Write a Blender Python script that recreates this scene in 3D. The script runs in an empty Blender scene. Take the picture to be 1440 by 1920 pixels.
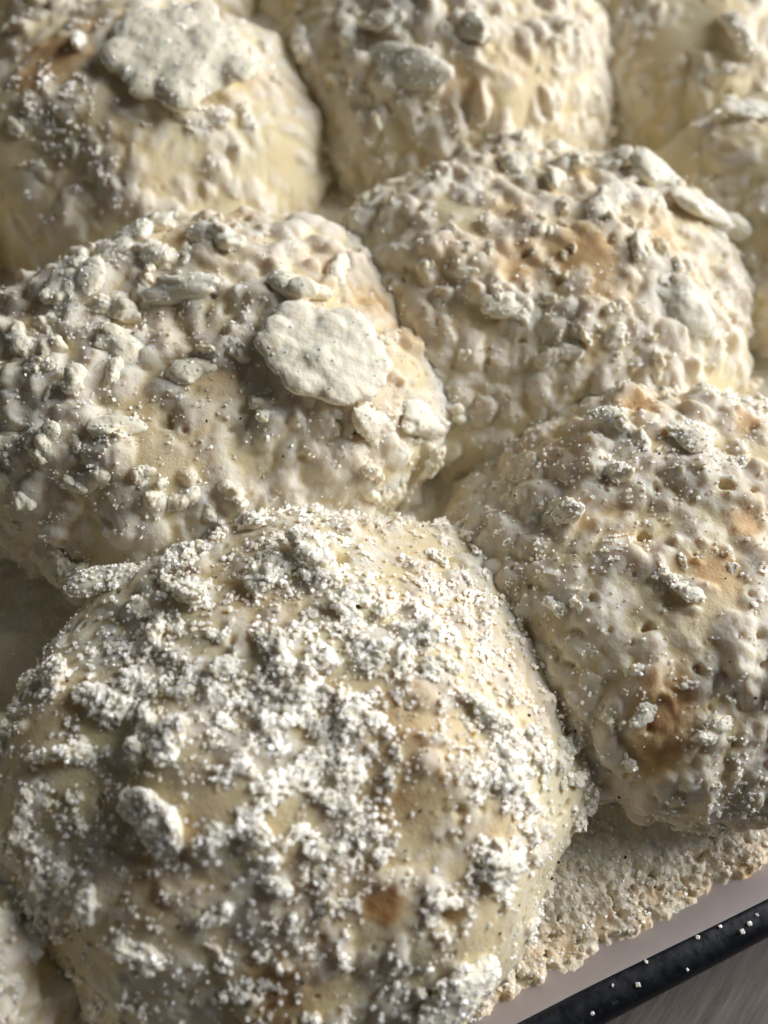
import bpy, bmesh, math
import numpy as np
from mathutils import Matrix, Vector

# ------------------------------------------------------------------ camera, light, exposure
sc = bpy.context.scene
MM = 0.001
IMG_W, IMG_H, FPX = 1440.0, 1920.0, 1700.0
CAM = np.array([-9.0, -40.0, 172.0])                 # millimetres
YAW, PITCH, ROLL = -0.476, 1.055, 0.134
_R = np.array([math.cos(YAW), math.sin(YAW), 0.0])
_H = np.array([-math.sin(YAW), math.cos(YAW), 0.0])
FWD = _H * math.cos(PITCH) - np.array([0, 0, math.sin(PITCH)])
_U = _H * math.sin(PITCH) + np.array([0, 0, math.cos(PITCH)])
RIGHT = _R * math.cos(ROLL) + _U * math.sin(ROLL)
UP = -_R * math.sin(ROLL) + _U * math.cos(ROLL)
cd = bpy.data.cameras.new("camera")
cam = bpy.data.objects.new("camera", cd)
sc.collection.objects.link(cam)
mw = Matrix.Identity(4)
for k in range(3):
    mw[k][0], mw[k][1], mw[k][2], mw[k][3] = RIGHT[k], UP[k], -FWD[k], CAM[k] * MM
cam.matrix_world = mw
cd.sensor_fit = 'VERTICAL'
cd.sensor_height = 36.0
cd.lens = FPX / IMG_H * 36.0
cd.clip_start, cd.clip_end = 0.005, 20.0
cd.dof.use_dof = True
cd.dof.focus_distance = 0.152
cd.dof.aperture_fstop = 10.0
cd.dof.aperture_blades = 0
sc.camera = cam

world = bpy.data.worlds.new("World")
sc.world = world
world.use_nodes = True
bg = world.node_tree.nodes["Background"]
bg.inputs[0].default_value = (0.90, 0.94, 1.0, 1)
bg.inputs[1].default_value = 0.032

ld = bpy.data.lights.new("window_light", 'AREA')      # the window the buns are lit from
ld.shape = 'RECTANGLE'
ld.size, ld.size_y = 0.75, 0.75
ld.energy = 21.5
ld.color = (0.955, 0.965, 1.0)
lo = bpy.data.objects.new("window_light", ld)
sc.collection.objects.link(lo)
ldir = _R * 0.76 + _H * 0.42 + np.array([0, 0, 0.47])
ldir /= np.linalg.norm(ldir)
lpos = np.array([0.02, 0.06, 0.0]) + ldir * 1.15
lo.location = lpos
lo.rotation_euler = Vector(-ldir).to_track_quat('-Z', 'Y').to_euler()

vs = sc.view_settings
vs.view_transform, vs.look, vs.exposure, vs.gamma = 'Standard', 'None', 0.0, 1.0
vs.use_curve_mapping = False
sc.cycles.use_denoising = True
sc.cycles.denoiser = 'OPENIMAGEDENOISE'
sc.cycles.adaptive_threshold = 0.02
sc.cycles.max_bounces = 7
sc.cycles.diffuse_bounces = 4
sc.cycles.transmission_bounces = 6
sc.cycles.sample_clamp_indirect = 6.0

rng = np.random.default_rng(7)

# ------------------------------------------------------------------ numeric helpers
_perm = np.random.default_rng(3).permutation(256).astype(np.int32)
_perm = np.concatenate([_perm, _perm, _perm])
_g = np.random.default_rng(4).normal(size=(256, 3))
_g = (_g / np.linalg.norm(_g, axis=1)[:, None]).astype(np.float32)
_fp = np.random.default_rng(5).random((256, 3)).astype(np.float32)


def _hash(i, j, k):
    return _perm[_perm[_perm[i & 255] + (j & 255)] + (k & 255)]


def noise(p, scale, seed=0.0):
    """gradient noise, about -0.7..0.7; p in mm, scale = wavelength in mm"""
    q = (p.reshape(-1, 3) / scale + seed * 17.31 + 100.0).astype(np.float32)
    b = np.floor(q).astype(np.int32)
    f = q - b
    w = f * f * f * (f * (f * 6 - 15) + 10)
    out = np.zeros(len(q), np.float32)
    for dx in (0, 1):
        wx = w[:, 0] if dx else 1 - w[:, 0]
        for dy in (0, 1):
            wy = w[:, 1] if dy else 1 - w[:, 1]
            for dz in (0, 1):
                wz = w[:, 2] if dz else 1 - w[:, 2]
                g = _g[_hash(b[:, 0] + dx, b[:, 1] + dy, b[:, 2] + dz)]
                out += wx * wy * wz * (g[:, 0] * (f[:, 0] - dx) + g[:, 1] * (f[:, 1] - dy) + g[:, 2] * (f[:, 2] - dz))
    return out.reshape(p.shape[:-1]) * 1.6


def fbm(p, scale, octaves=3, seed=0.0, gain=0.5):
    o, a = 0, 1.0
    for k in range(octaves):
        o = o + a * noise(p, scale / 2 ** k, seed + k * 1.7)
        a *= gain
    return o


def worley(p, scale, seed=0.0):
    """distance to the nearest feature point, in cells (0..~1)"""
    q = (p.reshape(-1, 3) / scale + seed * 11.7 + 100.0).astype(np.float32)
    b = np.floor(q).astype(np.int32)
    f = q - b
    best = np.full(len(q), 9.0, np.float32)
    for dx in (-1, 0, 1):
        for dy in (-1, 0, 1):
            for dz in (-1, 0, 1):
                o = _fp[_hash(b[:, 0] + dx, b[:, 1] + dy, b[:, 2] + dz)]
                d = (o[:, 0] + dx - f[:, 0]) ** 2 + (o[:, 1] + dy - f[:, 1]) ** 2 + (o[:, 2] + dz - f[:, 2]) ** 2
                np.minimum(best, d, out=best)
    return np.sqrt(best).reshape(p.shape[:-1])


def sstep(a, b, x):
    t = np.clip((x - a) / (b - a), 0, 1)
    return t * t * (3 - 2 * t)


def project(p):
    d = p - CAM
    z = np.maximum(d @ FWD, 1.0)
    return IMG_W / 2 + FPX * (d @ RIGHT) / z, IMG_H / 2 - FPX * (d @ UP) / z, z


def grid_normals(P):
    du = np.gradient(P, axis=0)
    dv = np.gradient(P, axis=1)
    n = np.cross(du, dv)
    return n / np.maximum(np.linalg.norm(n, axis=-1, keepdims=True), 1e-9)


def rand_rot(n):
    q = rng.normal(size=(n, 4))
    q /= np.linalg.norm(q, axis=1)[:, None]
    w, x, y, z = q.T
    return np.stack([np.stack([1 - 2 * (y * y + z * z), 2 * (x * y - z * w), 2 * (x * z + y * w)], 1),
                     np.stack([2 * (x * y + z * w), 1 - 2 * (x * x + z * z), 2 * (y * z - x * w)], 1),
                     np.stack([2 * (x * z - y * w), 2 * (y * z + x * w), 1 - 2 * (x * x + y * y)], 1)], 1)


def mesh_np(name, verts_mm, faces, smooth=True, attrs=None):
    """faces: (F, k) int array"""
    me = bpy.data.meshes.new(name)
    v = np.ascontiguousarray(verts_mm.reshape(-1, 3) * MM, dtype=np.float32)
    f = np.ascontiguousarray(faces, dtype=np.int32)
    k = f.shape[1]
    me.vertices.add(len(v))
    me.vertices.foreach_set("co", v.ravel())
    me.loops.add(f.size)
    me.loops.foreach_set("vertex_index", f.ravel())
    me.polygons.add(len(f))
    me.polygons.foreach_set("loop_start", np.arange(0, f.size, k, dtype=np.int32))
    me.polygons.foreach_set("use_smooth", np.full(len(f), smooth, dtype=bool))
    for an, av in (attrs or {}).items():
        a = me.attributes.new(an, 'FLOAT', 'POINT')
        a.data.foreach_set("value", np.ascontiguousarray(av, dtype=np.float32).ravel())
    me.update(calc_edges=True)
    return me


def grid_faces(n, m):
    i = np.arange(n * m).reshape(n, m)
    return np.stack([i[:-1, :-1], i[1:, :-1], i[1:, 1:], i[:-1, 1:]], -1).reshape(-1, 4)


def link(name, me, mat, parent=None):
    o = bpy.data.objects.new(name, me)
    sc.collection.objects.link(o)
    if mat is not None and not me.materials:
        me.materials.append(mat)
    o.parent = parent
    return o


def tag(o, label=None, cat=None, group=None, kind=None):
    for k, v in (("label", label), ("category", cat), ("group", group), ("kind", kind)):
        if v:
            o[k] = v
    return o


# ------------------------------------------------------------------ materials
def new_mat(name):
    m = bpy.data.materials.new(name)
    m.use_nodes = True
    nt = m.node_tree
    return m, nt, nt.nodes["Principled BSDF"]


def N(nt, typ, **kw):
    n = nt.nodes.new(typ)
    for k, v in kw.items():
        if k.startswith("i_"):
            n.inputs[int(k[2:])].default_value = v
        else:
            setattr(n, k, v)
    return n


def mixc(nt, fac, a, b):
    n = nt.nodes.new("ShaderNodeMix")
    n.data_type = 'RGBA'
    for sock, val in ((n.inputs[0], fac), (n.inputs[6], a), (n.inputs[7], b)):
        if hasattr(val, "is_linked") or isinstance(val, bpy.types.NodeSocket):
            nt.links.new(val, sock)
        elif isinstance(val, (tuple, list)):
            sock.default_value = tuple(val) + ((1,) if len(val) == 3 else ())
        else:
            sock.default_value = val
    return n.outputs[2]


def tnoise(nt, scale, detail=3.0, coord=None, rough=0.55):
    n = N(nt, "ShaderNodeTexNoise")
    n.inputs["Scale"].default_value = scale
    n.inputs["Detail"].default_value = detail
    n.inputs["Roughness"].default_value = rough
    if coord is not None:
        nt.links.new(coord, n.inputs["Vector"])
    return n.outputs["Fac"]


def ramp(nt, src, lo_, hi_, a=0.0, b=1.0):
    n = N(nt, "ShaderNodeMapRange")
    n.inputs[1].default_value, n.inputs[2].default_value = lo_, hi_
    n.inputs[3].default_value, n.inputs[4].default_value = a, b
    nt.links.new(src, n.inputs[0])
    return n.outputs[0]


def bump(nt, height, strength, dist, prev=None):
    n = N(nt, "ShaderNodeBump")
    n.inputs["Strength"].default_value = strength
    n.inputs["Distance"].default_value = dist
    nt.links.new(height, n.inputs["Height"])
    if prev is not None:
        nt.links.new(prev, n.inputs["Normal"])
    return n.outputs["Normal"]


def sss(b, weight, scale, radius):
    b.inputs["Subsurface Weight"].default_value = weight
    b.inputs["Subsurface Radius"].default_value = radius
    b.inputs["Subsurface Scale"].default_value = scale


DOUGH_A, DOUGH_B = (0.815, 0.69, 0.41), (0.845, 0.75, 0.505)
CRUMB_A, CRUMB_B = (0.82, 0.735, 0.57), (0.86, 0.80, 0.69)
LOOSE_A, LOOSE_B = (0.94, 0.835, 0.64), (0.965, 0.895, 0.755)
GOLD, BROWN = (0.74, 0.50, 0.235), (0.50, 0.245, 0.085)


def baked_material(name, crumb=False, layer=False):
    m, nt, b = new_mat(name)
    tc = N(nt, "ShaderNodeNewGeometry").outputs["Position"]
    n_big = tnoise(nt, 90, 3, tc)
    n_mid = tnoise(nt, 420, 4, tc)
    n_fine = tnoise(nt, 2100, 3, tc, 0.65)
    dough = mixc(nt, ramp(nt, n_big, 0.35, 0.65), DOUGH_A, DOUGH_B)
    strs = mixc(nt, ramp(nt, n_mid, 0.3, 0.7), CRUMB_A, CRUMB_B)
    if crumb:
        col = mixc(nt, ramp(nt, n_mid, 0.3, 0.7), LOOSE_A, LOOSE_B)
        oi = N(nt, "ShaderNodeObjectInfo").outputs["Random"]
        col = mixc(nt, ramp(nt, oi, 0, 1, 0.0, 0.45), col, (0.92, 0.82, 0.60))
    else:
        at = N(nt, "ShaderNodeAttribute", attribute_name="streusel").outputs["Fac"]
        br = N(nt, "ShaderNodeAttribute", attribute_name="brown").outputs["Fac"]
        col = mixc(nt, at, dough, strs)
        if layer:
            col = mixc(nt, at, LOOSE_A, LOOSE_B)
        col = mixc(nt, ramp(nt, br, 0.0, 0.5, 0, 0.85), col, GOLD)
        col = mixc(nt, ramp(nt, br, 0.45, 1.15, 0, 0.85), col, BROWN)
    # fine uneven baking colour
    col = mixc(nt, ramp(nt, n_fine, 0.55, 0.8, 0, 0.12 if crumb else 0.22), col, (0.70, 0.55, 0.32))
    nt.links.new(col, b.inputs["Base Color"])
    rough = ramp(nt, n_mid, 0.3, 0.7, 0.55, 0.75)
    nt.links.new(rough, b.inputs["Roughness"])
    b.inputs["Specular IOR Level"].default_value = 0.4
    v = N(nt, "ShaderNodeTexVoronoi")
    v.inputs["Scale"].default_value = 1500
    nt.links.new(tc, v.inputs["Vector"])
    nrm = bump(nt, v.outputs["Distance"], 0.16 if crumb else (0.5 if layer else 0.2), -0.00035)
    nrm = bump(nt, n_fine, 0.4, 0.0002, nrm)
    nt.links.new(nrm, b.inputs["Normal"])
    sss(b, *((0.5, 0.0006) if layer else (0.65, 0.0008) if crumb else (0.8, 0.0020)), (1.0, 0.72, 0.32))
    return m


M_DOUGH = baked_material("baked_dough")
M_CRUMB = baked_material("streusel_crumb", True)
M_LAYER = baked_material("crumble_base", layer=True)


def sugar_material():
    m, nt, b = new_mat("sugar")
    isl = N(nt, "ShaderNodeNewGeometry").outputs["Random Per Island"]
    nt.links.new(mixc(nt, isl, (0.92, 0.87, 0.75), (0.97, 0.96, 0.93)), b.inputs["Base Color"])
    b.inputs["Roughness"].default_value = 0.13
    b.inputs["IOR"].default_value = 1.5
    b.subsurface_method = 'BURLEY'
    sss(b, 1.0, 0.0012, (1.0, 0.95, 0.85))
    return m


M_SUGAR = sugar_material()


def plain(name, col, rough=0.5, spec=0.5):
    m, nt, b = new_mat(name)
    b.inputs["Base Color"].default_value = (*col, 1)
    b.inputs["Roughness"].default_value = rough
    b.inputs["Specular IOR Level"].default_value = spec
    return m, nt, b


M_FLECK = plain("fleck", (0.05, 0.028, 0.014), 0.7)[0]

M_TRAY, nt, b = plain("taupe_enamel", (0.36, 0.315, 0.30), 0.38)
tc = N(nt, "ShaderNodeTexCoord").outputs["Object"]
nt.links.new(mixc(nt, ramp(nt, tnoise(nt, 140, 4, tc), 0.3, 0.75), (0.42, 0.365, 0.35), (0.375, 0.325, 0.31)), b.inputs["Base Color"])
nt.links.new(ramp(nt, tnoise(nt, 260, 4, tc), 0.3, 0.7, 0.3, 0.5), b.inputs["Roughness"])
nt.links.new(bump(nt, tnoise(nt, 900, 3, tc), 0.12, 0.0002), b.inputs["Normal"])

M_RIM, nt, b = plain("black_enamel", (0.012, 0.014, 0.02), 0.3)
tc = N(nt, "ShaderNodeTexCoord").outputs["Object"]
sp = tnoise(nt, 700, 5, tc, 0.7)
nt.links.new(mixc(nt, ramp(nt, sp, 0.6, 0.74), (0.004, 0.005, 0.008), (0.04, 0.055, 0.07)), b.inputs["Base Color"])
nt.links.new(ramp(nt, tnoise(nt, 500, 4, tc), 0.3, 0.7, 0.28, 0.5), b.inputs["Roughness"])
nt.links.new(bump(nt, tnoise(nt, 600, 3, tc), 0.2, 0.0003), b.inputs["Normal"])

M_WOOD, nt, b = plain("grey_wood", (0.2, 0.17, 0.15), 0.55)
tcn = N(nt, "ShaderNodeTexCoord").outputs["Object"]
mp = N(nt, "ShaderNodeMapping")
mp.inputs["Scale"].default_value = (1.0, 14.0, 1.0)
nt.links.new(tcn, mp.inputs["Vector"])
wn = tnoise(nt, 42, 6, mp.outputs["Vector"], 0.68)
wn2 = tnoise(nt, 150, 5, mp.outputs["Vector"], 0.7)
wc = mixc(nt, ramp(nt, wn, 0.3, 0.7), (0.085, 0.064, 0.05), (0.205, 0.168, 0.142))
wc = mixc(nt, ramp(nt, wn2, 0.52, 0.72, 0, 0.6), wc, (0.05, 0.036, 0.027))
nt.links.new(wc, b.inputs["Base Color"])
nt.links.new(bump(nt, wn2, 0.25, 0.0005), b.inputs["Normal"])
M_GAP = plain("dark_joint", (0.01, 0.009, 0.008), 0.9)[0]

# ------------------------------------------------------------------ table and tray
TABLE_Z = -6.0


def rot2(a):
    return np.array([[math.cos(a), -math.sin(a)], [math.sin(a), math.cos(a)]])


def box(name, cx, cy, z0, z1, sx, sy, ang, mat, parent, bev=0.6):
    bm = bmesh.new()
    bmesh.ops.create_cube(bm, size=1.0)
    for v in bm.verts:
        v.co.x *= sx * MM
        v.co.y *= sy * MM
        v.co.z *= (z1 - z0) * MM
    bmesh.ops.bevel(bm, geom=list(bm.edges), offset=bev * MM, segments=2, affect='EDGES')
    me = bpy.data.meshes.new(name)
    bm.to_mesh(me)
    bm.free()
    o = link(name, me, mat, parent)
    o.location = (cx * MM, cy * MM, (z0 + z1) / 2 * MM)
    o.rotation_euler[2] = ang
    return o


table = bpy.data.objects.new("table", None)
sc.collection.objects.link(table)
table.location = (0.05, 0.1, TABLE_Z * MM)
tag(table, kind="structure", label="grey brown wooden table top under the tray")
PLANK_ANG = math.radians(28)
pw = 92.0
for k in range(-5, 6):
    off = (k + 0.5) * pw - 6.0
    c = np.array([110.0, -70.0]) + rot2(PLANK_ANG) @ np.array([0.0, off])
    pl = box("plank", c[0], c[1], TABLE_Z - 18, TABLE_Z, 1000, pw - 3.0, PLANK_ANG, M_WOOD, None, 0.8)
    pl.parent = table
    pl.matrix_parent_inverse = Matrix.Translation((-0.05, -0.1, -TABLE_Z * MM))
ug = box("underboard", 110, -70, TABLE_Z - 24, TABLE_Z - 19, 1000, 1000, PLANK_ANG, M_GAP, None)
ug.parent = table
ug.matrix_parent_inverse = Matrix.Translation((-0.05, -0.1, -TABLE_Z * MM))

TX0, TX1, TY0, TY1 = -185.0, 232.0, -50.0, 345.0     # inner lip of the tray
FLOOR_Z = 0.0


def tray_loop(off, z, n_c=14, rc=26.0, wob=0.0):
    """rounded rectangle offset outward by off"""
    pts = []
    x0, x1, y0, y1, r = TX0 - off, TX1 + off, TY0 - off, TY1 + off, max(rc + off, 2.0)
    for cx, cy, a0 in ((x1 - r, y0 + r, -90), (x1 - r, y1 - r, 0), (x0 + r, y1 - r, 90), (x0 + r, y0 + r, 180)):
        for k in range(n_c):
            a = math.radians(a0 + 90 * k / (n_c - 1))
            pts.append((cx + r * math.cos(a), cy + r * math.sin(a), z))
    dense = []
    for i in range(len(pts)):
        p, q = np.array(pts[i]), np.array(pts[(i + 1) % len(pts)])
        m = max(1, int(np.linalg.norm(q - p) // 6))
        m = m if np.linalg.norm(q - p) > 40 else 1
        if np.linalg.norm(q - p) > 40:
            m = 48
        for s in range(m):
            dense.append(p + (q - p) * s / m)
    d = np.array(dense)
    if wob:
        d[:, :2] += wob * np.stack([noise(d, 38.0, 2), noise(d, 38.0, 5)], 1)
    return d


def sweep(name, profile, mat, parent, cap=False):
    loops = [tray_loop(o, z, wob=w) for o, z, w in profile]
    n = len(loops[0])
    v = np.concatenate(loops)
    f = []
    for a in range(len(loops) - 1):
        i = np.arange(n)
        j = (i + 1) % n
        f.append(np.stack([a * n + i, a * n + j, (a + 1) * n + j, (a + 1) * n + i], 1))
    me = mesh_np(name, v, np.concatenate(f))
    if cap:
        bm = bmesh.new()
        bm.from_mesh(me)
        bm.verts.ensure_lookup_table()
        bm.faces.new([bm.verts[i] for i in range(n)])
        bm.to_mesh(me)
        bm.free()
    return link(name, me, mat, parent)


TILT = 0.047
PIV = np.array([62.0, TY0, 0.0])
tray = bpy.data.objects.new("baking_tray", None)
tray.matrix_basis = Matrix.Translation(Vector(PIV * MM)) @ Matrix.Rotation(TILT, 4, 'Z') @ Matrix.Translation(Vector(-PIV * MM))
sc.collection.objects.link(tray)
tag(tray, "shallow baking tray with taupe inside and black speckled rim, holding the buns", "baking tray")
prof_in = [(-14.0, 0.0, 0), (-11.5, 0.15, 0), (-9.5, 0.6, 0), (-7.5, 1.6, 0), (-5.5, 3.1, 0), (-3.4, 4.9, 0.2), (-1.6, 6.5, 0.5), (-0.5, 7.3, 0.7), (-0.12, 7.5, 0.7)]
sweep("inner_surface", prof_in, M_TRAY, tray, cap=True)
prof_rim = [(-0.14, 7.35, 0.7), (0.15, 7.62, 0.7), (0.6, 7.75, 0.6), (1.8, 7.85, 0.3), (3.2, 7.7, 0), (4.4, 7.2, 0), (5.2, 6.3, 0), (5.6, 5.2, 0), (5.4, 4.0, 0), (4.7, 3.2, 0), (3.6, 2.9, 0),
            (1.6, 2.6, 0), (-1.5, 0.2, 0), (-5.0, -2.6, 0), (-9.0, -4.4, 0), (-14.0, -5.6, 0)]
sweep("rim", prof_rim, M_RIM, tray)

# ------------------------------------------------------------------ crumb shapes (shared between the crumbs)
_bm = bmesh.new()
bmesh.ops.create_icosphere(_bm, subdivisions=2, radius=1.0)
ICO_V = np.array([v.co[:] for v in _bm.verts])
ICO_F = np.array([[v.index for v in f.verts] for f in _bm.faces])
_bm.free()


def remesh(balls, voxel):
    """balls: list of (centre, radii3, rot); returns verts (mm), tris/quads faces of their union"""
    vs_, fs_ = [], []
    for k, (c, r, R) in enumerate(balls):
        vs_.append((ICO_V * r) @ R.T + c)
        fs_.append(ICO_F + k * len(ICO_V))
    me = mesh_np("tmp", np.concatenate(vs_) / MM, np.concatenate(fs_))
    ob = bpy.data.objects.new("tmp", me)
    sc.collection.objects.link(ob)
    md = ob.modifiers.new("r", 'REMESH')
    md.mode = 'VOXEL'
    md.voxel_size = voxel
    dg = bpy.context.evaluated_depsgraph_get()
    ev = ob.evaluated_get(dg)
    em = ev.to_mesh()
    v = np.empty(len(em.vertices) * 3, np.float32)
    em.vertices.foreach_get("co", v)
    nf = len(em.polygons)
    f = np.empty(len(em.loops), np.int32)
    em.loops.foreach_get("vertex_index", f)
    ev.to_mesh_clear()
    bpy.data.objects.remove(ob)
    bpy.data.meshes.remove(me)
    return v.reshape(-1, 3).astype(float), f.reshape(nf, -1)


def smooth_mesh(v, f, it, lam=0.5):
    e = np.concatenate([f[:, [k, (k + 1) % f.shape[1]]] for k in range(f.shape[1])])
    deg = np.bincount(e[:, 0], minlength=len(v)) + np.bincount(e[:, 1], minlength=len(v))
    for _ in range(it):
        acc = np.zeros_like(v)
        for a in range(3):
            acc[:, a] = np.bincount(e[:, 0], v[e[:, 1], a], len(v)) + np.bincount(e[:, 1], v[e[:, 0], a], len(v))
        v = v + lam * (acc / np.maximum(deg, 1)[:, None] - v)
    return v


def vnormals(v, f):
    n = np.cross(v[f[:, 2]] - v[f[:, 0]], v[f[:, 3 if f.shape[1] > 3 else 1]] - v[f[:, 1]] if f.shape[1] > 3 else v[f[:, 1]] - v[f[:, 0]])
    vn = np.zeros_like(v)
    for k in range(f.shape[1]):
        for a in range(3):
            vn[:, a] += np.bincount(f[:, k], n[:, a], len(v))
    return vn / np.maximum(np.linalg.norm(vn, axis=1), 1e-9)[:, None]


CRUMB_PTS = {}


def make_crumb(name, kind, seed):
    """unit sized: about 2 mm radius in x and y"""
    global rng
    r_ = np.random.default_rng(seed)
    balls = []
    eye = np.eye(3)
    if kind == "grain":                       # aggregate of grains, rough
        cores = [np.zeros(3)]
        for _ in range(r_.integers(1, 4)):
            d = r_.normal(size=3) * [1, 1, 0.45]
            cores.append(d / np.linalg.norm(d) * r_.uniform(0.9, 1.7))
        for c in cores:
            rad = r_.uniform(0.75, 1.2)
            balls.append((c, np.array([rad, rad, rad * 0.8]), eye))
            for _ in range(26):
                d = r_.normal(size=3)
                d /= np.linalg.norm(d)
                g = r_.uniform(0.18, 0.40)
                R = rand_rot(1)[0]
                balls.append((c + d * rad * r_.uniform(0.8, 1.08), g * r_.uniform(0.7, 1.35, 3), R))
        v, f = remesh(balls, 0.11)
        v = smooth_mesh(v, f, 1, 0.5)
        n = vnormals(v, f)
        v = v + n * (noise(v, 0.5, seed)[:, None] * 0.10 + noise(v, 1.6, seed)[:, None] * 0.22)
    elif kind == "melt":                      # softened, half melted lump
        for _ in range(r_.integers(3, 7)):
            c = r_.normal(size=3) * [1.0, 0.75, 0.25]
            balls.append((c, r_.uniform(0.6, 1.25) * r_.uniform(0.75, 1.25, 3), rand_rot(1)[0]))
        for _ in range(14):
            d = r_.normal(size=3)
            b0 = balls[r_.integers(0, 3)]
            d = d / np.linalg.norm(d)
            balls.append((b0[0] + d * b0[1].mean() * 0.95, r_.uniform(0.22, 0.45) * np.ones(3), eye))
        v, f = remesh(balls, 0.13)
        v = smooth_mesh(v, f, 6, 0.6)
        n = vnormals(v, f)
        w = worley(v, 0.62, seed)
        v = v + n * (noise(v, 1.3, seed)[:, None] * 0.22 + (0.5 - w[:, None]) * 0.10 + noise(v, 0.33, seed)[:, None] * 0.06)
    elif kind == "disc":                      # broad flat cake of streusel (2 mm radius like the rest, scaled up)
        balls.append((np.zeros(3), np.array([1.75, 1.6, 0.42]), eye))
        for k in range(13):
            a = k / 13 * 6.283 + r_.uniform(-0.2, 0.2)
            rr = r_.uniform(1.15, 1.35)
            balls.append((np.array([math.cos(a) * rr, math.sin(a) * rr * 0.92, r_.uniform(-0.08, 0.05)]), r_.uniform(0.42, 0.6) * np.array([1.1, 1.1, 0.62]), eye))
        for k in range(9):
            d = r_.normal(size=2) * 0.75
            balls.append((np.array([d[0], d[1], 0.22]), r_.uniform(0.3, 0.6) * np.array([1, 1, 0.5]), eye))
        v, f = remesh(balls, 0.05)
        v = smooth_mesh(v, f, 5, 0.6)
        n = vnormals(v, f)
        v = v + n * (noise(v, 0.8, seed)[:, None] * 0.06 + noise(v, 0.3, seed)[:, None] * 0.04 + (0.45 - worley(v, 0.16, seed)[:, None]) * 0.03)
    else:                                     # shard: broken angular piece
        for _ in range(4):
            c = r_.normal(size=3) * [0.9, 0.5, 0.2]
            balls.append((c, np.array([1.2, 0.75, 0.5]) * r_.uniform(0.7, 1.1), rand_rot(1)[0]))
        v, f = remesh(balls, 0.1)
        v = smooth_mesh(v, f, 2, 0.5)
        n = vnormals(v, f)
        v = v + n * (noise(v, 0.9, seed)[:, None] * 0.3 + noise(v, 0.3, seed)[:, None] * 0.08 + (0.5 - worley(v, 0.5, seed)[:, None]) * 0.1)
    v = v - np.array([v[:, 0].mean(), v[:, 1].mean(), v[:, 2].mean()])
    v[:, :2] *= 2.0 / np.abs(v[:, :2]).max()
    v[:, 2] *= 2.0 / max(np.abs(v[:, 2]).max(), 1.2) * (0.5 if kind == "disc" else 0.75)
    me = mesh_np(name, v, f)
    me.materials.append(M_CRUMB)
    sel = np.random.default_rng(seed + 5).permutation(len(v))[:600]
    CRUMB_PTS[me.name] = (v[sel], vnormals(v, f)[sel])
    return me


CR = {"grain": [make_crumb("crumb_grain", "grain", 10 + k) for k in range(12)],
      "melt": [make_crumb("crumb_melt", "melt", 40 + k) for k in range(12)],
      "shard": [make_crumb("crumb_shard", "shard", 70 + k) for k in range(5)],
      "disc": [make_crumb("crumb_disc", "disc", 90 + k) for k in range(4)]}

BOX_V = np.array([[x, y, z] for x in (-1, 1) for y in (-1, 1) for z in (-1, 1)], float)
BOX_F = np.array([[0, 1, 3, 2], [4, 6, 7, 5], [0, 4, 5, 1], [2, 3, 7, 6], [0, 2, 6, 4], [1, 5, 7, 3]])


def crystals(name, pts, size, parent, mat=None, kind="stuff"):
    n = len(pts)
    dims = size[:, None] * rng.uniform(0.6, 1.15, (n, 3)) * 0.5
    v = BOX_V[None] * dims[:, None, :] * (1 + rng.uniform(-0.22, 0.22, (n, 8, 3)))
    v = np.einsum('nij,nkj->nki', rand_rot(n), v) + pts[:, None, :]
    f = (BOX_F[None] + (np.arange(n) * 8)[:, None, None]).reshape(-1, 4)
    o = link(name, mesh_np(name, v.reshape(-1, 3), f, smooth=False), mat or M_SUGAR, parent)
    if kind:
        o["kind"] = kind
    return o


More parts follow.
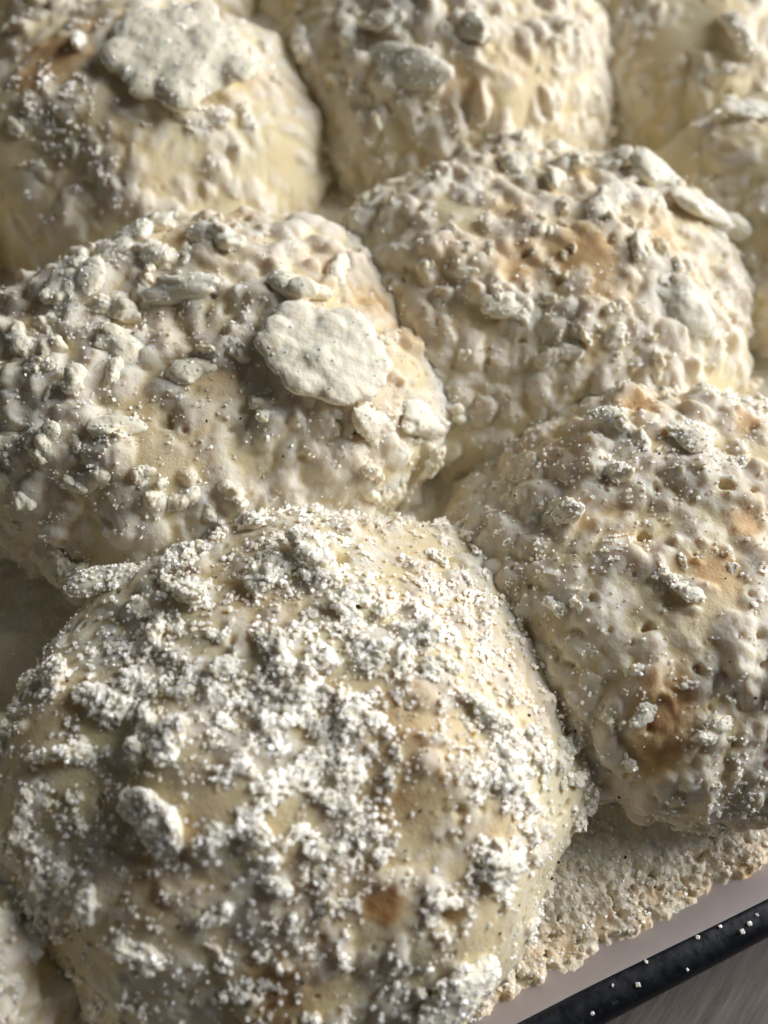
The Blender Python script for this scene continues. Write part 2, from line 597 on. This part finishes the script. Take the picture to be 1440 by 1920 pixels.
# ------------------------------------------------------------------ buns
def build_bun(spec):
    global rng
    s = dict(n=220, tilt=(0, 0), harm=(), lump=3.0, blobs=160, br=(1.2, 3.4), bh=(0.5, 1.4), elong=1.5, relief=0.5,
             pores=120, crumbs=60, cs=(2.0, 4.0), kinds=("melt",), sugar=3000, ss=(0.45, 0.8), heroes=(), browns=(), sugars=(), pits=(), brown_bg=0.2, cover=0.5,
             sink=0.46)
    s.update(spec)
    rng = np.random.default_rng(s["seed"])
    n = s["n"]
    seed = s["seed"]
    # concentric map of a square grid to the dome
    a = np.linspace(-1, 1, n)
    A, B = np.meshgrid(a, a, indexing='ij')
    with np.errstate(divide='ignore', invalid='ignore'):
        big = np.abs(A) > np.abs(B)
        rho = np.where(big, np.abs(A), np.abs(B))
        phi = np.where(big, np.where(A >= 0, 0, math.pi) + math.pi / 4 * (B / np.where(A == 0, 1e-9, A)),
                       np.where(B >= 0, math.pi / 2, -math.pi / 2) - math.pi / 4 * (A / np.where(B == 0, 1e-9, B)))
    t = rho * math.radians(112)
    cx, cy = s["c"]
    Rx, Ry, h = s["R"][0], s["R"][1], s["h"]
    zc = 0.25 * h
    st, ct = np.sin(t), np.cos(t)
    e = s.get("e", 0.86)
    rr = np.abs(st) ** e
    hm = np.ones_like(phi)
    for k, amp, ph in s["harm"]:
        hm += amp * np.cos(k * (phi - ph))
    X = cx + Rx * rr * hm * np.cos(phi)
    Y = cy + Ry * rr * hm * np.sin(phi)
    up = np.maximum(ct, 0) ** s.get("ez", 0.95) * (h - zc)
    Z = zc + np.where(ct > 0, up, ct * zc * 2.4)
    hh = np.clip(Z / h, 0, 1)
    X = X + s["tilt"][0] * hh ** 2
    Y = Y + s["tilt"][1] * hh ** 2
    P = np.stack([X, Y, Z], -1)
    Nn = grid_normals(P)
    if (Nn[n // 2, n // 2, 2] < 0):
        Nn = -Nn
    P = P + Nn * (s["lump"] * (fbm(P, 32.0, 2, seed) * 1.2))[..., None]
    Nn = grid_normals(P)
    if (Nn[n // 2, n // 2, 2] < 0):
        Nn = -Nn
    flip = np.cross(P[1, 0] - P[0, 0], P[0, 1] - P[0, 0]) @ Nn[0, 0] < 0
    # screen lookup: which point of the bun surface a feature of the photo sits on
    U, V, Dp = project(P)
    facing = ((CAM - P) * Nn).sum(-1) > 0

    def pick(px, py):
        d2 = (U - px) ** 2 + (V - py) ** 2 + np.where(facing, 0, 1e7)
        m = d2.min()
        cand = d2 < max(m * 2.0, 60.0)
        k = np.argmin(np.where(cand, Dp, 1e9))
        return np.unravel_index(k, U.shape)

    # tangent frames: down the slope and round the bun
    down = np.stack([Nn[..., 0] * Nn[..., 2], Nn[..., 1] * Nn[..., 2], -(Nn[..., 0] ** 2 + Nn[..., 1] ** 2)], -1)
    down /= np.maximum(np.linalg.norm(down, axis=-1, keepdims=True), 1e-6)
    warp = P + 0.9 * np.stack([noise(P, 2.6, seed + 1), noise(P, 2.6, seed + 2), noise(P, 2.6, seed + 3)], -1)
    D = np.zeros((n, n))
    S = np.zeros((n, n))
    step = 2 * Rx * 1.9 / n
    area = np.linalg.norm(np.cross(np.gradient(P, axis=0), np.gradient(P, axis=1)), axis=-1)
    seen = sstep(-0.45, 0.2, ((CAM - P) * Nn).sum(-1) / np.linalg.norm(CAM - P, axis=-1)) + 0.08
    prob = area * seen * (P[..., 2] > 2)
    clump = np.clip(0.5 + 1.3 * noise(P, 16.0, seed + 9), 0.02, 1)

    def sample(k, w):
        w = w.ravel() / w.sum()
        return np.unravel_index(rng.choice(w.size, size=k, p=w), (n, n))

    # browned spots: where the dough stood highest in the oven and stayed bare
    Bm = np.clip(s["brown_bg"] * (0.25 + 1.3 * fbm(P, 15.0, 3, seed + 12)) * sstep(0.45, 0.95, hh), 0, 0.4)
    Hb = np.zeros((n, n))
    for px, py, rpx, amt in s["browns"]:
        i, j = pick(px, py)
        r = rpx * Dp[i, j] / FPX
        d = np.linalg.norm(P + 0.35 * r * fbm(P, 7.0, 3, seed + 13)[..., None] - P[i, j], axis=-1) / r
        Hb = np.maximum(Hb, amt * np.exp(-(d * 1.05) ** 2.2))
    bare = 1 - 0.85 * sstep(0.25, 0.8, Hb)
    prob = prob * bare
    # half melted streusel: low swellings in the crust
    bi, bj = sample(s["blobs"], prob * clump)
    for i, j in zip(bi, bj):
        r = rng.uniform(*s["br"])
        el = rng.uniform(1, s["elong"])
        H = rng.uniform(*s["bh"])
        w = int(r * el * 2.2 / step) + 3
        i0, i1, j0, j1 = max(0, i - w), min(n, i + w), max(0, j - w), min(n, j + w)
        q = warp[i0:i1, j0:j1] - P[i, j]
        dn = q @ down[i, j]
        d2 = (q ** 2).sum(-1) - dn ** 2 + (dn / el) ** 2
        d = np.sqrt(np.maximum(d2, 0)) / r
        bmp = H * np.clip(1 - d ** 2, 0, 1) ** 0.8
        D[i0:i1, j0:j1] = np.maximum(D[i0:i1, j0:j1], bmp) + 0.18 * np.minimum(D[i0:i1, j0:j1], bmp)
        S[i0:i1, j0:j1] = np.maximum(S[i0:i1, j0:j1], sstep(1.08, 0.7, d))
    # crumbly skin between them
    cover = sstep(0.62 - s["cover"], 1.0 - s["cover"], 0.5 + 0.85 * fbm(P, 17.0, 3, seed + 4))
    bil = np.sqrt(noise(warp, 7.0, seed + 6) ** 2 + 0.012) - 0.07
    bil2 = np.sqrt(noise(warp, 3.4, seed + 7) ** 2 + 0.01) - 0.06
    bil3 = np.abs(noise(P, 1.5, seed + 17))
    puff = bil * 3.0 + bil2 * 1.25 * (0.6 + noise(P, 11.0, seed + 31)) + bil3 * 0.25
    D += s["relief"] * cover * (puff - 0.7)
    S = np.maximum(S, cover * sstep(0.35, 0.95, puff) * 0.9)
    D *= 0.2 + 0.8 * bare
    S *= bare
    near = step < 0.42
    wf = worley(P, 0.75 if near else 1.1, seed)
    D += (0.03 + 0.2 * S) * (0.5 - wf) * (0.5 if near else 0.8)
    D += 0.07 * noise(P, 0.8 if near else 1.2, seed + 8)
    warp2 = P + 0.55 * np.stack([noise(P, 1.3, seed + 51), noise(P, 1.3, seed + 52), noise(P, 1.3, seed + 53)], -1)
    # pores and torn holes in the dough
    pi, pj = sample(s["pores"], prob)
    pl = [(i, j, rng.uniform(0.35, 0.95), rng.uniform(0.5, 1.1)) for i, j in zip(pi, pj)]
    for px, py, rpx, dep in s["pits"]:
        i, j = pick(px, py)
        pl.append((i, j, rpx * Dp[i, j] / FPX, dep))
    for i, j, r, dep in pl:
        w = int(r * 2.4 / step) + 3
        i0, i1, j0, j1 = max(0, i - w), min(n, i + w), max(0, j - w), min(n, j + w)
        q = warp2[i0:i1, j0:j1] - P[i, j]
        d = np.sqrt((q ** 2).sum(-1)) / r
        D[i0:i1, j0:j1] -= dep * sstep(1.15, 0.35, d)
        S[i0:i1, j0:j1] *= sstep(0.5, 1.2, d)
    Bm = 1.25 * np.maximum(Bm, Hb) * (1 - 0.3 * S) * (0.85 + 0.45 * noise(P, 2.2, seed + 14))
    PF = P + Nn * D[..., None]

    root = bpy.data.objects.new("crumble_bun", None)
    sc.collection.objects.link(root)
    root.location = (cx * MM, cy * MM, 0)
    base = np.array([cx, cy, 0.0])
    tag(root, s["label"], "bun", "crumble buns baked side by side on the tray")
    f = grid_faces(n, n)
    if flip:
        f = f[:, ::-1]
    me = mesh_np("dough", PF - base, f, attrs={"streusel": S, "brown": np.clip(Bm, 0, 1.3)})
    link("dough", me, M_DOUGH, root)

    # loose and half sunk crumbs
    placed = []

    def put(i, j, size_mm, kind, name="crumb", aspect=1.0, flat=1.0, ang=None, sink=None, imgang=None, label=None):
        me = CR[kind][rng.integers(len(CR[kind]))]
        nn = Nn[i, j] + rng.normal(size=3) * (0.04 if kind == "disc" else 0.22) + (np.array([0.12, 0.0, 0.55]) if kind == "disc" else 0)
        nn /= np.linalg.norm(nn)
        ref = RIGHT if imgang is not None else down[i, j]
        tx = ref - (ref @ nn) * nn
        tx /= max(np.linalg.norm(tx), 1e-6)
        ty = np.cross(nn, tx)
        if imgang is not None and ty @ UP < 0:
            pass
        a_ = math.radians(imgang) if imgang is not None else (rng.uniform(0, 6.28) if ang is None else ang)
        bx = tx * math.cos(a_) + ty * math.sin(a_)
        by = np.cross(nn, bx)
        sc_ = size_mm / 4.0
        sx, sy, sz = sc_ * aspect ** 0.5, sc_ / aspect ** 0.5, sc_ * flat
        sk = s["sink"] if sink is None else sink
        pos = PF[i, j] + nn * (sz * 1.2 * (0.5 - sk))
        M = np.stack([bx * sx, by * sy, nn * sz], 1)
        o = link(name, me, None, root)
        m4 = Matrix.Identity(4)
        for r_ in range(3):
            for c_ in range(3):
                m4[r_][c_] = M[r_, c_]
            m4[r_][3] = (pos[r_] - base[r_]) * MM
        o.matrix_basis = m4
        if label:
            o["label"] = label
        placed.append((me.name, M, pos, size_mm * (0.35 if kind == "disc" else 1.0)))
        return o

    for hero in s["heroes"]:
        px, py, wpx, hpx, kind = hero[:5]
        ang = hero[5] if len(hero) > 5 else 0
        i, j = pick(px, py)
        k = Dp[i, j] / FPX
        # height in the picture is foreshortened by the slope
        fs = max(0.6, ((CAM - P[i, j]) @ Nn[i, j]) / np.linalg.norm(CAM - P[i, j]))
        w_, h_ = wpx * k, hpx * k / fs
        nm = "crumb_disc" if kind == "disc" else "crumb"
        flat = hero[6] if len(hero) > 6 else (1.0 if kind == "disc" else 0.9)
        put(i, j, math.sqrt(w_ * h_) * (1.15 if kind == "disc" else 1.0), kind, nm, aspect=min(max(w_ / h_, 0.5), 2.2), flat=flat * (0.8 if kind != "disc" else 1.0) * min(1.0, 6.0 / max(math.sqrt(w_ * h_), 1)) ** 0.35, imgang=ang,
            sink=0.25 if kind == "disc" else s["sink"], label="broad flat round cake of pale streusel" if kind == "disc" else None)
    ci, cj = sample(s["crumbs"], prob * clump ** 1.5 * sstep(0.05, 0.3, hh))
    for i, j in zip(ci, cj):
        sz = s["cs"][0] + (s["cs"][1] - s["cs"][0]) * rng.random() ** 2.2
        put(i, j, sz, s["kinds"][rng.integers(len(s["kinds"]))], aspect=rng.uniform(0.75, 1.7), flat=rng.uniform(0.7, 1.05))

    # sugar
    sw = prob * (0.05 + clump ** 2) * (0.15 + S) * np.clip(0.25 + 2.0 * noise(P, 4.5, seed + 22), 0.02, 2)
    for px, py, rpx, amt in s["sugars"]:
        i, j = pick(px, py)
        r = rpx * Dp[i, j] / FPX
        d = np.linalg.norm(warp - P[i, j], axis=-1) / r
        sw = sw + area * amt * np.exp(-d ** 2.5) * np.clip(0.3 + 2.2 * noise(P, 3.4, seed + 21), 0.01, 2)
    k = int(s["sugar"] * 0.55)
    gi, gj = sample(k, sw)
    sz = rng.uniform(*s["ss"], k)
    jit = rng.normal(size=(k, 3)) * step * 0.5
    pts = PF[gi, gj] + jit + Nn[gi, gj] * (sz * rng.uniform(0.0, 0.45, k))[:, None] - base
    sizes = [sz]
    allp = [pts]
    if placed:
        wt = np.array([p[3] ** 2 for p in placed])
        cnt = rng.multinomial(int(s["sugar"] * 0.45), wt / wt.sum())
        for (mn, M, pos, _), c_ in zip(placed, cnt):
            cv, cn = CRUMB_PTS[mn]
            up_ = cn @ M.T
            ok = np.nonzero((cn[:, 2] > -0.2))[0]
            sel = rng.choice(ok, c_)
            allp.append(cv[sel] @ M.T + pos - base)
            sizes.append(rng.uniform(*s["ss"], c_) * 0.92)
    if s.get("dust"):                          # finer sugar over the whole crown
        dw = prob * sstep(0.2, 0.7, hh) * np.clip(0.35 + 1.4 * noise(P, 12.0, seed + 41), 0.05, 1) * np.clip(0.4 + 1.6 * noise(P, 2.2, seed + 42), 0.02, 2)
        di, dj = sample(s["dust"], dw)
        allp.append(PF[di, dj] + rng.normal(size=(len(di), 3)) * step * 0.5 + Nn[di, dj] * 0.08 - base)
        sizes.append(rng.uniform(0.18, 0.42, len(di)))
    crystals("sugar_crystals", np.concatenate(allp), np.concatenate(sizes), root)
    if s.get("flecks"):
        fi, fj = sample(s["flecks"], prob)
        fp = PF[fi, fj] + Nn[fi, fj] * 0.1 - base
        crystals("dark_flecks", fp, rng.uniform(0.15, 0.42, len(fp)), root, M_FLECK)
    return root


def lat(i, j, dx=0, dy=0):
    return (77.7 * i + 6.6 * j + dx, 78.0 * j + dy)


BUNS = [
    dict(label="bun heaped with loose granular crumbs and sparkling sugar beside the tray rim", seed=1, n=400, c=lat(0, 0, 2.5, -1.0), R=(52, 46), h=43,
         blobs=260, br=(0.9, 2.6), bh=(0.4, 1.1), relief=0.45, cover=0.35, pores=160, crumbs=190, cs=(1.6, 5.2), kinds=("grain", "grain", "grain", "shard"),
         sugar=14000, dust=6000, ss=(0.36, 0.74), flecks=60, sink=0.22,
         heroes=[(285, 1535, 150, 130, "melt", 35), (415, 1712, 95, 70, "shard", 25), (160, 1700, 75, 85, "grain"), (622, 1590, 50, 95, "shard", 95), (360, 1110, 115, 75, "grain"),
                 (500, 1075, 90, 80, "grain"), (590, 1050, 120, 130, "grain", 80), (200, 1310, 120, 100, "grain"), (315, 1390, 115, 90, "grain"), (340, 1292, 36, 54, "shard", 100),
                 (520, 1210, 64, 72, "grain"), (920, 1335, 140, 55, "grain", -28), (1070, 1395, 32, 85, "shard", -60), (150, 1410, 48, 105, "grain", 100), (660, 1120, 110, 70, "grain"),
                 (190, 1070, 150, 60, "melt", 20), (330, 1000, 110, 45, "melt", 5), (470, 975, 80, 40, "melt"), (390, 1570, 75, 60, "grain"), (480, 1560, 90, 75, "grain"), (260, 1790, 60, 90, "grain", 80),
                 (520, 1660, 80, 60, "grain"), (100, 1270, 90, 60, "grain"), (290, 1190, 100, 60, "grain"), (420, 1250, 70, 50, "grain"), (560, 1310, 100, 60, "grain"), (960, 1440, 90, 70, "grain"),
                 (940, 1620, 100, 130, "grain", 90), (860, 1860, 110, 130, "melt", 90), (700, 1230, 90, 60, "grain"), (800, 1180, 110, 70, "grain", -20)],
         browns=[(720, 1690, 38, 1.7), (500, 1875, 95, 0.7), (760, 1340, 130, 0.38), (740, 1450, 110, 0.4), (930, 1560, 70, 0.3), (600, 1340, 80, 0.35), (300, 1640, 120, 0.35)],
         sugars=[(560, 1360, 140, 2.2), (480, 1480, 110, 1.8), (940, 1440, 70, 2.0), (950, 1620, 80, 1.6), (620, 1250, 150, 1.3), (850, 1180, 160, 1.0), (200, 1300, 130, 1.2), (560, 1030, 120, 1.3),
                 (450, 1830, 80, 1.5), (600, 1560, 90, 1.3), (320, 1130, 120, 1.0)],
         pits=[(857, 1715, 26, 3.0), (600, 1260, 12, 1.0), (680, 1120, 16, 1.4), (640, 1040, 18, 1.6), (870, 1520, 14, 1.2)]),
    dict(dust=2500, label="pale bun with a wide round streusel disc on its shoulder and bulging lumps", seed=2, n=350, c=lat(0, 1, 0.5, -1), R=(52, 46), h=41,
         blobs=330, br=(1.4, 4.0), bh=(0.7, 2.0), relief=0.8, cover=0.62, pores=70, crumbs=75, cs=(2.6, 7.5), kinds=("melt", "melt", "melt", "grain"), sugar=3000, ss=(0.3, 0.55), flecks=30,
         heroes=[(605, 655, 275, 200, "disc", -12, 1.5), (260, 420, 150, 120, "melt", 20, 0.6), (400, 440, 130, 100, "melt", 20), (110, 345, 130, 85, "melt"), (60, 370, 80, 70, "melt"),
                 (705, 800, 120, 120, "melt", 60), (800, 790, 80, 120, "melt", 95), (230, 650, 110, 80, "melt"), (230, 570, 110, 70, "melt"), (340, 545, 80, 120, "melt", 80), (35, 630, 78, 66, "melt"),
                 (70, 686, 72, 38, "grain"), (350, 690, 110, 60, "melt"), (15, 835, 60, 95, "melt", 90), (220, 800, 60, 90, "melt", 100), (500, 756, 62, 50, "melt"), (155, 500, 70, 70, "melt"),
                 (560, 540, 140, 75, "melt"), (445, 660, 70, 50, "melt"), (290, 480, 120, 60, "melt"), (640, 500, 80, 60, "melt")],
         browns=[(620, 500, 60, 0.45), (700, 560, 60, 0.55), (770, 630, 55, 0.5), (440, 390, 55, 0.45), (330, 370, 50, 0.35), (260, 780, 60, 0.25)],
         sugars=[(340, 700, 200, 0.3), (600, 640, 120, 0.4)], pits=[(310, 780, 22, 1.6), (425, 575, 15, 1.4), (395, 545, 10, 1.4), (640, 800, 12, 1.6)]),
    dict(dust=3000, label="bun with melted-in streusel and several toasted brown spots, at the rim side", seed=3, n=350, c=lat(1, 0, 1, 6), R=(45, 44), h=42,
         blobs=560, br=(0.9, 3.2), bh=(0.4, 1.3), relief=0.75, cover=0.68, pores=190, crumbs=95, cs=(1.4, 4.4), kinds=("melt",), sugar=3000, ss=(0.3, 0.6), flecks=40, sink=0.42,
         heroes=[(1150, 880, 110, 60, "melt", 10), (1290, 820, 90, 55, "melt"), (1140, 1335, 46, 40, "melt"), (1130, 790, 40, 70, "melt", 90), (1195, 820, 45, 50, "melt"), (1060, 960, 90, 55, "melt"),
                 (1200, 1340, 40, 70, "melt", -50), (1330, 1370, 50, 90, "melt", 100), (1290, 1110, 70, 45, "melt")],
         browns=[(1235, 1330, 75, 0.85), (1240, 1400, 60, 0.8), (1225, 1260, 60, 0.55), (1200, 752, 42, 0.95), (1400, 975, 38, 0.8), (1340, 1065, 52, 0.7), (1400, 785, 36, 0.75), (1040, 830, 70, 0.4),
                 (1290, 1060, 40, 0.4), (960, 850, 50, 0.3)],
         sugars=[(1100, 1000, 120, 0.5), (1200, 850, 120, 0.5)], pits=[(1205, 1170, 14, 1.8), (1205, 1000, 14, 1.6), (1355, 905, 12, 1.5), (1310, 1250, 10, 1.4)]),
    dict(dust=1500, label="bun with a faint golden crown between the streusel disc bun and the far buns", seed=4, n=310, c=lat(1, 1, 0.5, 2), R=(50, 46), h=41,
         blobs=340, br=(1.0, 3.4), bh=(0.6, 1.7), relief=0.8, cover=0.6, pores=150, crumbs=80, cs=(2.2, 6.0), kinds=("melt",), sugar=1800, ss=(0.3, 0.5), sink=0.34,
         heroes=[(1235, 290, 140, 70, "melt", -25), (1375, 415, 95, 100, "melt", 70), (1310, 390, 60, 110, "melt", 80), (1150, 380, 140, 90, "melt", -10), (1285, 570, 150, 75, "melt", -28), (945, 575, 48, 130, "melt", -70),
                 (1045, 670, 60, 100, "melt", -60), (970, 300, 80, 60, "melt"), (1070, 305, 70, 45, "melt"), (1160, 265, 80, 50, "melt"), (1040, 335, 50, 40, "melt"), (1200, 460, 60, 60, "melt")],
         browns=[(1100, 465, 80, 0.75), (975, 480, 70, 0.55), (960, 390, 50, 0.5), (1240, 450, 55, 0.6), (1130, 520, 60, 0.5), (850, 460, 60, 0.35)],
         sugars=[(900, 520, 120, 0.4)], pits=[]),
    dict(label="far bun with a thick round streusel cake on top and one browned flank", seed=5, n=250, c=lat(0, 2, -1, 2), R=(45, 45), h=41,
         blobs=170, br=(1.2, 3.2), bh=(0.4, 1.2), relief=0.6, cover=0.5, pores=60, crumbs=45, cs=(1.8, 4.0), kinds=("melt",), sugar=1600, ss=(0.4, 0.75),
         heroes=[(335, 115, 260, 185, "disc", -8, 1.5), (385, 215, 120, 50, "melt"), (25, 240, 44, 32, "melt"), (470, 220, 60, 50, "melt"), (150, 75, 45, 40, "melt")],
         browns=[(100, 95, 60, 0.95), (60, 140, 50, 0.8), (170, 40, 50, 0.5)], sugars=[(100, 190, 90, 2.5)]),
    dict(label="tall far bun with drooping streusel folds above a deep shadowed gap", seed=6, n=260, c=lat(1, 2, 5, 6), R=(48, 45), h=45,
         blobs=210, br=(1.2, 3.6), bh=(0.6, 1.9), elong=2.2, relief=0.9, cover=0.65, pores=50, crumbs=65, cs=(2.0, 4.6), kinds=("melt",), sugar=2000, ss=(0.35, 0.6),
         heroes=[(770, 125, 200, 85, "melt", -4), (650, 60, 110, 70, "melt"), (560, 90, 80, 60, "melt"), (720, 40, 90, 50, "melt"), (900, 50, 70, 60, "melt")],
         browns=[(870, 170, 60, 0.3), (1000, 130, 60, 0.25)], sugars=[(690, 190, 110, 2.0), (760, 220, 80, 1.6)]),
    dict(label="far bun with fine crumbly relief, past the tall drooping one", seed=7, n=190, c=lat(2, 2, 2, 2), R=(44, 44), h=41,
         blobs=150, br=(1.1, 3.0), bh=(0.6, 1.5), relief=0.9, cover=0.6, pores=40, crumbs=40, cs=(2.0, 4.5), kinds=("melt",), sugar=700, ss=(0.45, 0.75),
         heroes=[(1390, 60, 85, 120, "melt", 80), (1330, 150, 100, 70, "melt")]),
    dict(label="bun cut off by the frame with a thin flat streusel cake on top", seed=8, n=190, c=lat(2, 1, 2, 4), R=(44, 44), h=40,
         blobs=150, br=(1.0, 2.4), bh=(0.4, 1.0), relief=0.7, cover=0.55, pores=50, crumbs=30, cs=(1.6, 3.6), kinds=("melt",), sugar=700, ss=(0.4, 0.7), heroes=[(1410, 205, 140, 45, "disc", 0)]),
    dict(label="bun crusted with pale crumbs across the dark cleft from the sugary bun", seed=9, n=200, c=lat(-1, 0, -2, -8), R=(42, 44), h=34,
         blobs=320, br=(1.2, 3.2), bh=(0.8, 2.2), relief=1.3, cover=0.9, pores=40, crumbs=110, cs=(2.0, 4.6), kinds=("grain", "melt"), sugar=1800, ss=(0.42, 0.8),
         heroes=[(40, 1620, 80, 70, "grain"), (20, 1710, 70, 90, "grain"), (60, 1760, 60, 60, "grain"), (25, 1850, 80, 70, "grain")]),
    dict(label="farthest bun with a long streusel slab, behind the browned flank", seed=11, n=170, c=lat(0, 3, -4, 0), R=(44, 44), h=40,
         blobs=110, br=(1.4, 3.2), relief=0.8, cover=0.6, pores=20, crumbs=25, kinds=("melt",), sugar=500, heroes=[(120, 30, 170, 60, "melt", 10)]),
    dict(label="farthest bun behind the tall drooping one", seed=12, n=150, c=lat(1, 3, 0, 0), R=(44, 44), h=40,
         blobs=100, relief=0.8, cover=0.6, pores=20, crumbs=20, kinds=("melt",), sugar=400),
    dict(label="farthest bun at the upper edge beyond the disc bun's row", seed=13, n=120, c=lat(-1, 2, 0, 4), R=(43, 43), h=39,
         blobs=80, relief=0.8, cover=0.6, pores=20, crumbs=15, kinds=("melt",), sugar=300),
]
for sp in BUNS:
    build_bun(sp)

# ------------------------------------------------------------------ crumble baked onto the tray between the buns
rng = np.random.default_rng(99)
xs = np.concatenate([np.arange(-150, -70, 1.6), np.arange(-70, 15, 0.9), np.arange(15, 122, 0.38), np.arange(122, 205, 1.6)])
ys = np.concatenate([np.arange(-55, 0, 0.38), np.arange(0, 66, 0.8), np.arange(66, 290, 1.8)])
GX, GY = np.meshgrid(xs, ys, indexing='ij')
Q = np.stack([GX, GY, np.zeros_like(GX)], -1)
edge = -45.3 + 2.2 * noise(Q, 26.0, 1) + 1.5 * noise(Q, 8.0, 2) + 0.9 * noise(Q, 2.6, 3) + 0.5 * noise(Q, 1.1, 4)
GYT = GY - (GX - PIV[0]) * TILT               # distance measured square to the turned tray
inn = GYT - edge
hgt = (0.9 + 1.5 * sstep(0.0, 1.0, inn) + 3.0 * sstep(1.0, 12.0, inn) + 4.0 * sstep(6, 24.0, inn)) + 1.5 * fbm(Q, 14.0, 3, 5) + 0.5 * (np.abs(noise(Q, 4.6, 6)) * 2.2 - 0.5) + 0.4 * (np.abs(noise(Q, 2.1, 7)) * 2 - 0.4)
hgt -= 4.5 * sstep(5, -12, GX) * sstep(-20, 0, GY)
hgt += 0.75 * (0.5 - worley(Q, 1.1, 8)) + 0.16 * noise(Q, 0.8, 18)
hole = sstep(0.40, 0.62, noise(Q, 2.3, 9) + 0.35 * noise(Q, 0.9, 10)) * sstep(16, 3, inn)
hgt = hgt - 2.2 * hole
hgt = np.maximum(hgt, 0.35) * sstep(-0.35, 0.45, inn)
floor_z = np.interp(TY0 - GYT, [p[0] for p in prof_in], [p[1] for p in prof_in], left=0.0)
LAY = np.stack([GX, GY, floor_z + hgt - 0.05], -1)
lay_s = np.clip(0.55 + 0.7 * noise(Q, 6.0, 12), 0, 1)
lay_b = np.clip(0.35 * sstep(9, 1, inn) * (0.6 + 1.2 * noise(Q, 4.0, 13)), 0, 0.5)
ff = grid_faces(len(xs), len(ys))
keep = (hgt.ravel()[ff] > 0.06).any(axis=1)
used = np.unique(ff[keep])
remap = np.full(GX.size, -1, np.int64)
remap[used] = np.arange(len(used))
layer = link("crumble_layer", mesh_np("crumble_layer", LAY.reshape(-1, 3)[used], remap[ff[keep]], attrs={"streusel": lay_s.ravel()[used], "brown": lay_b.ravel()[used]}), M_LAYER)
tag(layer, "sugary baked crumble spread on the tray floor around the buns, with a ragged edge", "crumble", kind="stuff")
# sugar glinting in it
w = sstep(0.3, 1.5, inn) * (hgt > 0.5) * np.gradient(xs)[:, None] * np.gradient(ys)[None, :] * np.where((GY < -4) & (GX > 15) & (GX < 112), 1.0, 0.08)
w = (w / w.sum()).ravel()
gi = rng.choice(w.size, 13000, p=w)
pts = LAY.reshape(-1, 3)[gi] + rng.normal(size=(13000, 3)) * [0.15, 0.15, 0.08]
crystals("sugar_crystals", pts, rng.uniform(0.28, 0.62, 13000), layer)
gi = rng.choice(w.size, 130, p=w)
crystals("dark_flecks", LAY.reshape(-1, 3)[gi] + [0, 0, 0.1], rng.uniform(0.15, 0.5, 130), layer, M_FLECK)
vw = ((GX > -75) & (GX < -15) & (GY > 10) & (GY < 62)) * 1.0
vw = (vw / vw.sum()).ravel()
bw = ((GX > 30) & (GX < 90) & (GY > -36) & (GY < -8)) * 1.0
bw = (bw / bw.sum()).ravel()
for k in range(290):
    g_ = rng.choice(w.size, p=w if k < 110 else (vw if k < 190 else bw))
    me = CR["grain"][rng.integers(len(CR["grain"]))]
    o = link("crumb", me, None, layer)
    p_ = LAY.reshape(-1, 3)[g_]
    o.location = (p_ * MM).tolist()
    z_ = rng.uniform(0.35, 0.95)
    o.scale = (z_, z_ * rng.uniform(0.7, 1.2), z_ * 0.6)
    o.rotation_euler = (rng.uniform(-0.4, 0.4), rng.uniform(-0.4, 0.4), rng.uniform(0, 6.28))

# sugar fallen on the rim
for (x, d, s_) in ((64.5, 2.2, 0.85), (62.6, 2.8, 0.7), (42.0, 2.6, 0.65), (55.0, 0.5, 0.55), (59.5, 0.6, 0.5), (45.0, 0.2, 0.55), (66.5, 1.6, 0.45), (51.0, 4.0, 0.45), (38.0, 1.0, 0.5), (33.0, 3.2, 0.5)):
    z_ = float(np.interp(d, [-3.4, -1.6, -0.5, 0.6, 1.8, 3.2, 4.4], [4.9, 6.5, 7.3, 7.75, 7.85, 7.7, 7.2]))
    o = crystals("sugar_crystal", np.zeros((1, 3)), np.array([s_]), None, kind=None)
    o.location = (x * MM, (TY0 - d + (x - PIV[0]) * TILT) * MM, (z_ + s_ * 0.35) * MM)
    tag(o, "single sugar crystal fallen on the tray's dark rim", "sugar crystal", "sugar crystals fallen on the rim")
